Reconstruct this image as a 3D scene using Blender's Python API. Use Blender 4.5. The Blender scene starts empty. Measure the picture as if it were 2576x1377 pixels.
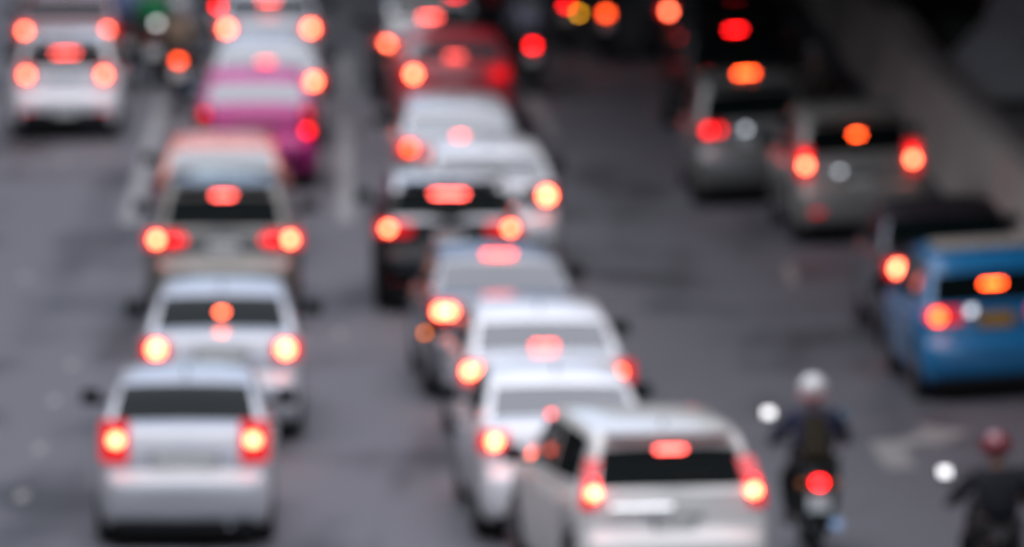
import bpy, bmesh, math, random
from mathutils import Vector, Matrix
R = math.radians
random.seed(7)
scene = bpy.context.scene
C = scene.collection

# ------------------------------------------------------------------ camera
W0, H0, F0 = 2576.0, 1377.0, 21467.0          # measured frame and focal length (same units)
CAM_Z = 10.7
PITCH = math.atan((H0 / 2 + 1490.0) / F0)     # horizon lies above the frame
cam = bpy.data.cameras.new('camera'); cam_o = bpy.data.objects.new('camera', cam); C.objects.link(cam_o)
cam_o.location = (0, 0, CAM_Z); cam_o.rotation_euler = (R(90) - PITCH, 0, 0)
cam.sensor_width = 36; cam.lens = 36 * F0 / W0; cam.clip_start = 0.5; cam.clip_end = 3000
cam.dof.use_dof = True; cam.dof.focus_distance = 31.0; cam.dof.aperture_fstop = 2.6
cam.dof.aperture_blades = 9; cam.dof.aperture_rotation = R(10)
scene.camera = cam_o

# ------------------------------------------------------------------ light
EXPO = 1.08
SUN_EL, SUN_AZ = 86.0, 170.0                   # nearly overhead, through thick overcast
world = bpy.data.worlds.new('World'); scene.world = world; world.use_nodes = True
wn = world.node_tree.nodes; wl = world.node_tree.links
bgn = wn['Background']; sky = wn.new('ShaderNodeTexSky')
sky.sky_type = 'NISHITA'; sky.sun_disc = False
sky.sun_elevation = R(SUN_EL); sky.sun_rotation = R(SUN_AZ)
sky.air_density = 1.0; sky.dust_density = 1.5; sky.ozone_density = 2.0
wl.new(sky.outputs['Color'], bgn.inputs['Color']); bgn.inputs['Strength'].default_value = 0.085
sun = bpy.data.lights.new('sun', 'SUN'); sun_o = bpy.data.objects.new('sun', sun); C.objects.link(sun_o)
sun.energy = 2.0; sun.angle = R(114); sun.color = (1.0, 0.97, 0.98)
sd = Vector((math.sin(R(SUN_AZ)) * math.cos(R(SUN_EL)), math.cos(R(SUN_AZ)) * math.cos(R(SUN_EL)), math.sin(R(SUN_EL))))
sun_o.rotation_euler = sd.to_track_quat('Z', 'Y').to_euler(); sun_o.location = (0, 0, 60)
scene.view_settings.view_transform = 'Standard'; scene.view_settings.look = 'None'
scene.view_settings.exposure = EXPO; scene.view_settings.gamma = 1
scene.cycles.max_bounces = 6; scene.cycles.diffuse_bounces = 3; scene.cycles.glossy_bounces = 3
scene.cycles.sample_clamp_indirect = 4.0
scene.cycles.use_denoising = True
scene.cycles.use_adaptive_sampling = False
EK = 2.0 ** (-EXPO)

# ------------------------------------------------------------------ helpers
def ray(px, py):
    d = Vector(((px - W0 / 2) / F0, -(py - H0 / 2) / F0, -1.0))
    return (Matrix.Rotation(R(90) - PITCH, 3, 'X') @ d).normalized()
def at(px, py, z):
    d = ray(px, py); t = (z - CAM_Z) / d.z
    return Vector((d.x * t, d.y * t, z))
def proj(p):
    q = Matrix.Rotation(-(R(90) - PITCH), 3, 'X') @ (Vector(p) - Vector((0, 0, CAM_Z)))
    return (W0 / 2 + F0 * q.x / -q.z, H0 / 2 - F0 * q.y / -q.z)
def lerp_tab(tab, v):
    if v <= tab[0][0]: return tab[0][1]
    for (a, fa), (b, fb) in zip(tab, tab[1:]):
        if v <= b: return fa + (fb - fa) * (v - a) / (b - a)
    return tab[-1][1]

MATS = {}
def mat(name, color, rough=0.5, metal=0.0, coat=0.0, emit=None, estr=1.0, ior=1.5, noise=0.0, nscale=6.0, bump=0.0):
    if name in MATS: return MATS[name]
    m = bpy.data.materials.new(name); m.use_nodes = True
    n, l = m.node_tree.nodes, m.node_tree.links
    b = n['Principled BSDF']
    b.inputs['Base Color'].default_value = (*color, 1); b.inputs['Roughness'].default_value = rough
    b.inputs['Metallic'].default_value = metal; b.inputs['IOR'].default_value = ior
    b.inputs['Coat Weight'].default_value = coat; b.inputs['Coat Roughness'].default_value = 0.06
    if emit:
        b.inputs['Emission Color'].default_value = (*emit, 1); b.inputs['Emission Strength'].default_value = estr * EK
    if noise or bump:
        tc = n.new('ShaderNodeTexCoord'); nt = n.new('ShaderNodeTexNoise')
        nt.inputs['Scale'].default_value = nscale; nt.inputs['Detail'].default_value = 5
        l.new(tc.outputs['Object'], nt.inputs['Vector'])
        if noise:
            mx = n.new('ShaderNodeMix'); mx.data_type = 'RGBA'
            mx.inputs['A'].default_value = (*[c * (1 - noise) for c in color], 1)
            mx.inputs['B'].default_value = (*[min(1, c * (1 + noise)) for c in color], 1)
            l.new(nt.outputs['Fac'], mx.inputs['Factor']); l.new(mx.outputs['Result'], b.inputs['Base Color'])
        if bump:
            bp = n.new('ShaderNodeBump'); bp.inputs['Strength'].default_value = bump; bp.inputs['Distance'].default_value = 0.02
            l.new(nt.outputs['Fac'], bp.inputs['Height']); l.new(bp.outputs['Normal'], b.inputs['Normal'])
    MATS[name] = m
    return m
def paint(name, c, coat=1.0, rough=0.38, metal=0.0, ior=1.5):
    return mat('paint ' + name, c, rough, metal, coat, ior=ior, noise=0.06, nscale=2.5)

M_GLASS = mat('tinted glass', (0.004, 0.007, 0.007), 0.05, ior=1.11)
M_GLASSB = mat('mirror film glass', (0.05, 0.065, 0.07), 0.05, ior=2.3)
M_GLASSC = mat('half film glass', (0.03, 0.036, 0.042), 0.05, ior=1.8)
M_RUBBER = mat('tyre rubber', (0.012, 0.012, 0.013), 0.8)
M_RIM = mat('alloy rim', (0.35, 0.36, 0.38), 0.3, 0.9)
M_BLACK = mat('black plastic', (0.006, 0.006, 0.007), 0.6, ior=1.35)
M_DARK = mat('dark plastic', (0.03, 0.03, 0.033), 0.45)
M_CHROME = mat('chrome', (0.75, 0.77, 0.8), 0.12, 1.0)
M_LENS = mat('red lens', (0.28, 0.006, 0.01), 0.15, coat=1.0)
M_LENSLIT = mat('red lens lit', (0.28, 0.006, 0.01), 0.15, coat=1.0, emit=(0.75, 0.006, 0.008), estr=1.0)
M_REFL = mat('red reflector', (0.35, 0.008, 0.015), 0.25, coat=0.5, emit=(1, 0.02, 0.03), estr=0.9)  # emission stands in for the red light the reflector throws back
M_PLATE = mat('plate white', (0.72, 0.72, 0.68), 0.4)
M_PLATEY = mat('plate yellow', (0.62, 0.30, 0.03), 0.4)
M_PLATEG = mat('plate pale green', (0.45, 0.56, 0.55), 0.4)
# lamp light: colour as seen by the sensor, far over white in red
def lamp(kind, k):
    key = '%s %.2f' % (kind, k)
    col = {'brake': (26.0, 3.3, 1.45), 'orange': (14.0, 1.0, 0.16), 'red': (9.0, 0.06, 0.07), 'deep': (2.6, 0.004, 0.03),
           'high': (16.0, 1.5, 1.2), 'amber': (7.0, 3.0, 0.08), 'dimamber': (3.0, 0.62, 0.015)}[kind]
    return mat('lamp ' + key, (0.5, 0.05, 0.05), 0.3, emit=col, estr=k)

def mesh_obj(name, verts, faces, m, parent=None, smooth=True, angle=35):
    me = bpy.data.meshes.new(name); me.from_pydata([tuple(v) for v in verts], [], faces); me.update()
    me.materials.append(m)
    bm = bmesh.new(); bm.from_mesh(me)
    bmesh.ops.remove_doubles(bm, verts=bm.verts, dist=1e-5)
    bmesh.ops.dissolve_degenerate(bm, edges=bm.edges, dist=1e-5)
    bmesh.ops.recalc_face_normals(bm, faces=bm.faces)
    bm.to_mesh(me); bm.free()
    if smooth:
        for p in me.polygons: p.use_smooth = True
        me.set_sharp_from_angle(angle=R(angle))
    o = bpy.data.objects.new(name, me); C.objects.link(o)
    if parent: o.parent = parent
    return o
class MB:
    def __init__(s): s.v = []; s.f = []
    def add(s, vs, fs):
        n = len(s.v); s.v += [Vector(v) for v in vs]; s.f += [tuple(i + n for i in f) for f in fs]; return s
    def box(s, c, d, rot=None, top=1.0, bev=0.0):
        # box with chamfered vertical edges and optional taper
        x, y, z = d[0] / 2, d[1] / 2, d[2] / 2
        b = min(bev, x * .9, y * .9)
        ring = [(-x + b, -y), (x - b, -y), (x, -y + b), (x, y - b), (x - b, y), (-x + b, y), (-x, y - b), (-x, -y + b)] if b else [(-x, -y), (x, -y), (x, y), (-x, y)]
        lv = [(-z, 1.0 if not b else .94), (-z + min(b, z * .6), 1.0), (z - min(b, z * .6), top), (z, top * (.94 if b else 1))] if b else [(-z, 1), (z, top)]
        vs = []; k = len(ring)
        for zz, sc in lv: vs += [Vector((px * sc, py * sc, zz)) for px, py in ring]
        fs = [tuple(reversed(range(k))), tuple(range(k * (len(lv) - 1), k * len(lv)))]
        for a in range(len(lv) - 1):
            for i in range(k): fs.append((a * k + i, a * k + (i + 1) % k, (a + 1) * k + (i + 1) % k, (a + 1) * k + i))
        if rot is not None: vs = [rot @ v for v in vs]
        return s.add([v + Vector(c) for v in vs], fs)
    def lathe(s, prof, c, axis='x', n=28):
        vs, fs = [], []
        for (a, r) in prof:
            for i in range(n):
                t = 2 * math.pi * i / n; p = (a, r * math.cos(t), r * math.sin(t))
                if axis == 'y': p = (p[1], p[0], p[2])
                if axis == 'z': p = (p[1], p[2], p[0])
                vs.append(Vector(p) + Vector(c))
        for j in range(len(prof) - 1):
            for i in range(n): fs.append((j * n + i, j * n + (i + 1) % n, (j + 1) * n + (i + 1) % n, (j + 1) * n + i))
        fs.append(tuple(range(n))); fs.append(tuple(reversed(range(len(prof) * n - n, len(prof) * n))))
        return s.add(vs, fs)
    def tube(s, pts, r, n=10):
        pts = [Vector(p) for p in pts]; rs = r if isinstance(r, (list, tuple)) else [r] * len(pts)
        vs, fs = [], []
        for k, p in enumerate(pts):
            d = (pts[min(k + 1, len(pts) - 1)] - pts[max(k - 1, 0)]).normalized()
            u = d.cross(Vector((0, 0, 1)) if abs(d.z) < .9 else Vector((1, 0, 0))).normalized(); w = d.cross(u)
            vs += [p + (u * math.cos(2 * math.pi * i / n) + w * math.sin(2 * math.pi * i / n)) * rs[k] for i in range(n)]
        for j in range(len(pts) - 1):
            for i in range(n): fs.append((j * n + i, j * n + (i + 1) % n, (j + 1) * n + (i + 1) % n, (j + 1) * n + i))
        fs.append(tuple(range(n))); fs.append(tuple(reversed(range(len(pts) * n - n, len(pts) * n))))
        return s.add(vs, fs)
    def ball(s, c, d, nu=14, nv=9):
        vs, fs = [], []
        for j in range(nv + 1):
            a = math.pi * j / nv
            for i in range(nu):
                t = 2 * math.pi * i / nu
                vs.append(Vector((math.sin(a) * math.cos(t) * d[0], math.sin(a) * math.sin(t) * d[1], math.cos(a) * d[2])) + Vector(c))
        for j in range(nv):
            for i in range(nu): fs.append((j * nu + i, j * nu + (i + 1) % nu, (j + 1) * nu + (i + 1) % nu, (j + 1) * nu + i))
        return s.add(vs, fs)
    def sheet(s, poly, z, n=(0, 0, 1)):
        return s.add([(x, y, z) for x, y in poly], [tuple(range(len(poly)))])
    def build(s, name, m, parent=None, **k): return mesh_obj(name, s.v, s.f, m, parent, **k)

def thing(name, label, cat, loc, rz=0, group=None):
    o = bpy.data.objects.new(name, None); C.objects.link(o); o.location = loc; o.rotation_euler = (0, 0, rz)
    o.empty_display_size = 0.3
    o['label'] = label; o['category'] = cat
    if group: o['group'] = group
    return o

# ------------------------------------------------------------------ ground, road, markings
def asphalt():
    m = bpy.data.materials.new('asphalt'); m.use_nodes = True
    n, l = m.node_tree.nodes, m.node_tree.links; b = n['Principled BSDF']
    tc = n.new('ShaderNodeTexCoord'); mp = n.new('ShaderNodeMapping'); mp.inputs['Scale'].default_value = (1.0, 0.10, 1); mp.inputs['Rotation'].default_value = (0, 0, R(-2))
    l.new(tc.outputs['Object'], mp.inputs['Vector'])
    streak = n.new('ShaderNodeTexNoise'); streak.inputs['Scale'].default_value = 0.9; streak.inputs['Detail'].default_value = 3
    l.new(mp.outputs['Vector'], streak.inputs['Vector'])
    patch = n.new('ShaderNodeTexNoise'); patch.inputs['Scale'].default_value = 0.35; patch.inputs['Detail'].default_value = 4
    l.new(tc.outputs['Object'], patch.inputs['Vector'])
    fine = n.new('ShaderNodeTexNoise'); fine.inputs['Scale'].default_value = 60; l.new(tc.outputs['Object'], fine.inputs['Vector'])
    add = n.new('ShaderNodeMath'); add.operation = 'ADD'; l.new(streak.outputs['Fac'], add.inputs[0]); l.new(patch.outputs['Fac'], add.inputs[1])
    rmp = n.new('ShaderNodeValToRGB'); rmp.color_ramp.elements[0].position = 0.75; rmp.color_ramp.elements[1].position = 1.25
    rmp.color_ramp.elements[0].color = (0.026, 0.025, 0.029, 1); rmp.color_ramp.elements[1].color = (0.100, 0.098, 0.108, 1)
    l.new(add.outputs[0], rmp.inputs['Fac']); l.new(rmp.outputs['Color'], b.inputs['Base Color'])
    b.inputs['Roughness'].default_value = 0.62; b.inputs['IOR'].default_value = 1.36
    bp = n.new('ShaderNodeBump'); bp.inputs['Strength'].default_value = 0.25; bp.inputs['Distance'].default_value = 0.01
    l.new(fine.outputs['Fac'], bp.inputs['Height']); l.new(bp.outputs['Normal'], b.inputs['Normal'])
    return m
M_ASPH = asphalt()
M_GROUND = mat('ground', (0.10, 0.095, 0.09), 0.9, noise=0.25, nscale=0.6)
M_CONC = mat('worn concrete', (0.44, 0.39, 0.35), 0.85, noise=0.45, nscale=0.9, bump=0.3)
M_PAVE = mat('paving', (0.20, 0.185, 0.175), 0.85, noise=0.3, nscale=1.5)
M_LINE = mat('worn road paint', (0.23, 0.225, 0.22), 0.6, noise=0.4, nscale=5)
M_LINEB = mat('worn arrow paint', (0.24, 0.23, 0.215), 0.6, noise=0.3, nscale=5)

def struct(o): o['kind'] = 'structure'; return o
D = 1.5
def deep(tab): return [(x, y * D) for x, y in tab]
SLOPE = 0.055
def zroad(x): return max(0.0, x - 2.4) * SLOPE        # the right lanes bank up towards the barrier
def ground_at(px, py, dz=0.0):
    p = at(px, py, dz)
    for _ in range(4): p = at(px, py, zroad(p.x) + dz)
    return p
struct(MB().sheet([(-400, -100), (400, -100), (400, 900), (-400, 900)], -0.02).build('ground', M_GROUND, smooth=False))
KERB = deep([(10.0, 12), (8.3, 40), (7.4, 52), (6.75, 61), (6.2, 68), (5.85, 75), (5.55, 84), (5.35, 95), (5.0, 112), (3.6, 150), (0.0, 210)])
LEFT = deep([(-14, 12), (-14, 40), (-14, 52), (-14, 61), (-14, 68), (-14, 75), (-15, 84), (-15, 95), (-16, 112), (-18, 150), (-22, 210)])
vs = []
for (xl, y), (xr, _) in zip(LEFT, KERB): vs += [(xl, y, 0), (min(2.4, xr), y, 0), (xr, y, zroad(xr))]
struct(mesh_obj('road', vs, [(j * 3 + i, j * 3 + i + 1, j * 3 + i + 4, j * 3 + i + 3) for j in range(len(KERB) - 1) for i in (0, 1)], M_ASPH, smooth=False))
def line_strip(p0, p1, w=0.13, z=0.004):
    a, b = Vector((p0[0], p0[1], z + zroad(p0[0]))), Vector((p1[0], p1[1], z + zroad(p1[0]))); d = (b - a).normalized(); s = Vector((d.y, -d.x, 0)) * w / 2
    return [a - s, a + s, b + s, b - s]
mk = MB()
def dashes(pts, on, off, w=0.13):
    pts = [Vector((x, y, 0)) for x, y in pts]; t = 0; pos = 0
    tot = sum((b - a).length for a, b in zip(pts, pts[1:]))
    def P(s):
        for a, b in zip(pts, pts[1:]):
            L = (b - a).length
            if s <= L: return a + (b - a) * s / L
            s -= L
        return pts[-1]
    while pos + on < tot:
        a, b = P(pos), P(pos + on); mk.add(line_strip(a, b, w), [(0, 1, 2, 3)]); pos += on + off
for a, b in (((-5.06, 112), (-5.42, 132)), ((-5.5, 140), (-5.7, 147)), ((-2.2, 112), (-2.52, 128)), ((-2.62, 134), (-2.8, 141)), ((.62, 125), (.30, 133))):
    mk.add(line_strip(a, b, .20), [(0, 1, 2, 3)])
struct(mk.build('lane_markings', M_LINE, smooth=False))
# turn arrow painted on the right lane
A0 = ground_at(2262, 1170)
def arrow_pts(pts, rz):
    c, s = math.cos(rz), math.sin(rz); q = [(A0.x + x * c - y * s, A0.y + x * s + y * c) for x, y in pts]
    return [(x, y, zroad(x) + .006) for x, y in q]
ar = MB(); rz = R(2)
for poly in ([(-.15, -.3), (.15, -.3), (.15, 2.0), (-.15, 2.0)], [(.15, 1.3), (.45, 1.7), (.45, 2.5), (.15, 2.0)], [(.45, 1.3), (.95, 2.3), (.45, 3.2)]):
    ar.add(arrow_pts(poly, rz), [tuple(range(len(poly)))])
def blot(u, v, w, l):
    q = ground_at(u, v); ar.add([(x, y, zroad(x) + .006) for x, y in ((q.x - w, q.y - l), (q.x + w, q.y - l), (q.x + w, q.y + l), (q.x - w, q.y + l))], [(0, 1, 2, 3)])
blot(1988, 690, .06, 1.2)
for (u, v) in ((160, 410), (62, 700), (180, 920), (136, 1010), (100, 1130), (55, 1250), (855, 840)): blot(u, v, .05, .3)
struct(ar.build('road_arrow', M_LINEB, smooth=False))

# pavement beyond the barrier
pv = MB(); n = len(KERB)
vs = [(x + .55, y, .15 + zroad(x)) for x, y in KERB] + [(x + 60, y, .15 + zroad(x)) for x, y in KERB]
pv.add(vs, [(i, i + n, i + n + 1, i + 1) for i in range(n - 1)])
struct(pv.build('pavement', M_PAVE, smooth=False))
# concrete roadside barrier: sloping profile swept along the kerb line
bt = thing('roadside_barrier', 'long grey-brown concrete barrier curving along the right edge of the road', 'barrier', (0, 0, 0))
prof = [(0, 0), (.02, .14), (.14, .34), (.24, 1.0), (.29, 1.06), (.80, 1.06), (.85, 1.0), (.95, .0)]
sub = []
for (x0, y0), (x1, y1) in zip(KERB[:-1], KERB[1:]):
    for t in range(4): sub.append((x0 + (x1 - x0) * t / 4, y0 + (y1 - y0) * t / 4))
sub.append(KERB[-1]); sub = [s for s in sub if 45 < s[1] < 240]
vs = [(x + a, y, z + 0.001 + zroad(x)) for x, y in sub for a, z in prof]; k = len(prof)
fs = [(j * k + i, j * k + i + 1, (j + 1) * k + i + 1, (j + 1) * k + i) for j in range(len(sub) - 1) for i in range(k - 1)]
fs += [tuple(range(k)), tuple(reversed(range(len(vs) - k, len(vs))))]
mesh_obj('wall', vs, fs, M_CONC, bt)
rl = MB()
rl.tube([(x + .55, y, 1.18 + zroad(x)) for x, y in sub], 0.03, 8)
for x, y in sub[::2]: rl.tube([(x + .55, y, 1.05 + zroad(x)), (x + .55, y, 1.18 + zroad(x))], 0.02, 6)
rl.build('rail', M_DARK, bt)

# hedge: dark bed of leaves behind the barrier
M_LEAF = mat('dark leaves', (0.018, 0.024, 0.012), 0.6, noise=0.5, nscale=3)
M_SOIL = mat('soil', (0.035, 0.026, 0.018), 0.95, noise=0.4, nscale=4)
hd = MB(); rnd = random.Random(3)
for i in range(5200):
    u = rnd.random(); y = 131.5 + 48 * u; kx = lerp_tab([(b, a) for a, b in KERB], y)
    x = kx + 1.15 + rnd.random() * 2.1 + 0.3 * math.sin(y * 1.3)
    top = 0.75 + .22 * math.sin(y * 2.1) + .12 * math.sin(x * 5)
    z = .33 + top * (1 - rnd.random() ** 2)
    p = Vector((x, y, z)); a = Vector((rnd.gauss(0, 1), rnd.gauss(0, 1), rnd.gauss(0, 1))).normalized(); b = a.orthogonal().normalized()
    s = .05 + .06 * rnd.random()
    hd.add([p - a * s, p + b * s * .5, p + a * s, p - b * s * .5], [(0, 1, 2, 3)])
ho = thing('hedge', 'near-black clipped hedge standing behind the concrete barrier at upper right', 'hedge', (0, 0, 0))
hd.build('leaves', M_LEAF, ho, smooth=False)
sb = MB()
ys = [131 + i * 2.7 for i in range(20)]
vs = []
for y in ys:
    kx = lerp_tab([(b, a) for a, b in KERB], y); vs += [(kx + 1.1, y, .34), (kx + 1.1, y, .5), (kx + 3.2, y, .5), (kx + 3.2, y, .34)]
fs = [(j * 4 + i, j * 4 + i + 1, j * 4 + i + 5, j * 4 + i + 4) for j in range(len(ys) - 1) for i in range(3)] + [(0, 1, 2, 3), tuple(len(vs) - 1 - i for i in range(4))]
sb.add(vs, fs); sb.build('soil_bed', M_SOIL, ho, smooth=False)

# flyover: pillar at the far right with its deck over the right lanes (above the frame)
M_WALLD = mat('unseen flyover concrete', (.06, .057, .054), 0.85, noise=.3, nscale=.5)
fo = thing('flyover', 'grey concrete flyover pillar with flared foot beyond the barrier at upper right corner', 'flyover', (8.3, 128.0, 0.48))
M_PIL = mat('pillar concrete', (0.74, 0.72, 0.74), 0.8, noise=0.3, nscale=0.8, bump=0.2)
pl = MB()
ringp = lambda a, b, z: [(a * sx, b * sy, z) for sx, sy in ((-1, -.7), (-.7, -1), (.7, -1), (1, -.7), (1, .7), (.7, 1), (-.7, 1), (-1, .7))]
lv = [(1.9, 1.7, 0), (1.75, 1.5, .35), (1.2, 1.1, 1.0), (.95, .95, 1.7), (.9, .9, 4.8), (1.6, 1.1, 5.8), (2.6, 1.2, 6.45)]
vs = [p for a, b, z in lv for p in ringp(a, b, z)]
fs = [(j * 8 + i, j * 8 + (i + 1) % 8, j * 8 + 8 + (i + 1) % 8, j * 8 + 8 + i) for j in range(len(lv) - 1) for i in range(8)] + [tuple(range(8)), tuple(range(len(vs) - 8, len(vs)))]
pl.add(vs, fs).build('pillar', M_PIL, fo)
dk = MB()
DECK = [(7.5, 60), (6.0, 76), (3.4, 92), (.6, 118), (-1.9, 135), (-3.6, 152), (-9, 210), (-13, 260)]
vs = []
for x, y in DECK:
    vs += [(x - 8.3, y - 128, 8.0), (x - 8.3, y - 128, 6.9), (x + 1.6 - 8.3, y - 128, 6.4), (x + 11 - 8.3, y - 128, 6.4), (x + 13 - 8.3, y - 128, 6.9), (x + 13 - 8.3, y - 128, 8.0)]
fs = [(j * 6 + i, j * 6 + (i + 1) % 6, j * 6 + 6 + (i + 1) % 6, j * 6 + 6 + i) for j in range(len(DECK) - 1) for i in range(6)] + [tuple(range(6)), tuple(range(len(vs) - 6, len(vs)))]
sw = MB()  # unseen wall added under the deck to cut light from the right
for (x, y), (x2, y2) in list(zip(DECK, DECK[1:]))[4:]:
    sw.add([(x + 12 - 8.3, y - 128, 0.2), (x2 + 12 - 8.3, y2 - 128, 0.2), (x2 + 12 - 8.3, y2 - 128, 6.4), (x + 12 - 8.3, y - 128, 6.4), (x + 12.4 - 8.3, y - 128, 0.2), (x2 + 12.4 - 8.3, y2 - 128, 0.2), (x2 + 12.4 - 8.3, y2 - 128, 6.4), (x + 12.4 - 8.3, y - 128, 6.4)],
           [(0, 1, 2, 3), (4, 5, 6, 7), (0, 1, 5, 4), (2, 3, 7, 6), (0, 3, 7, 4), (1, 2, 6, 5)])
sw.build('light_block_wall', M_WALLD, fo, smooth=False)
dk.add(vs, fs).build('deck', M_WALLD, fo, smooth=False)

# street fronts either side, outside the frame: they close off the side light
M_WALL = mat('street front', (.03, .029, .028), 0.8, noise=.3, nscale=.15)
sf = MB(); rnd = random.Random(11); y = -60
while y < 330:
    w = rnd.uniform(9, 22); h = rnd.uniform(14, 34)
    sf.box((-21 - rnd.uniform(0, 1), y + w / 2, h / 2), (14, w - .3, h), bev=.2)
    h = rnd.uniform(14, 34); sf.box((32 + rnd.uniform(0, 2), y + w / 2, h / 2), (14, w - .3, h), bev=.2)
    y += w
struct(sf.build('street_fronts', M_WALL, smooth=False))

# ------------------------------------------------------------------ cars
def shape(kind, L, H):
    """side profiles of a car, y measured forward from the rear bumper"""
    if kind == 'sedan':
        top = [(0, .50), (.015, .58), (.05, .63), (.12, .66), (.15, .70), (.18, 1.00), (.24, 1.05), (.62, 1.09), (1.1, 1.02), (L - 1.25, .99), (L - .9, .96), (L - .45, .86), (L - .18, .74), (L - .03, .62), (L, .52)]
        roof = [(.52, 1.045), (.56, 1.07), (.75, 1.145), (1.0, H - .20), (1.2, H - .115), (1.45, H - .05), (1.9, H), (2.3, H), (2.65, H - .04), (2.85, H - .12), (3.15, H - .27), (3.42, 1.02), (3.46, .96)]
        rear_g, front_g, side_g = (.58, 1.17), (2.78, 3.38), (1.02, 3.1)
        top = [(a, b * 1.045) for a, b in top]; roof = [(a, b * 1.045 if b < 1.25 else b) for a, b in roof]
    elif kind == 'hatch':
        top = [(0, .50), (.015, .58), (.05, .64), (.11, .67), (.13, .72), (.16, .96), (.19, 1.03), (.5, 1.04), (1.1, 1.0), (L - 1.15, .98), (L - .85, .95), (L - .45, .86), (L - .18, .74), (L - .03, .62), (L, .52)]
        roof = [(.165, 1.0), (.19, 1.03), (.30, 1.17), (.42, 1.30), (.52, H - .08), (.60, H - .045), (.9, H - .01), (1.4, H), (1.9, H), (2.2, H - .04), (2.4, H - .12), (2.7, H - .3), (2.98, 1.02), (3.02, .95)]
        rear_g, front_g, side_g = (.20, .44), (2.32, 2.92), (.55, 2.65)
    else:  # suv / mpv
        top = [(0, .54), (.015, .64), (.05, .70), (.11, .73), (.13, .80), (.155, 1.05), (.18, 1.12), (.5, 1.13), (1.1, 1.08), (L - 1.15, 1.06), (L - .85, 1.03), (L - .45, .95), (L - .18, .82), (L - .03, .68), (L, .56)]
        roof = [(.16, 1.08), (.18, 1.12), (.26, 1.26), (.36, 1.42), (.44, H - .09), (.52, H - .05), (.8, H - .01), (1.4, H), (2.1, H), (2.5, H - .04), (2.7, H - .12), (3.0, H - .34), (3.26, 1.10), (3.30, 1.03)]
        rear_g, front_g, side_g = (.19, .39), (2.62, 3.2), (.6, 2.95)
    return top, roof, rear_g, front_g, side_g

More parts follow.
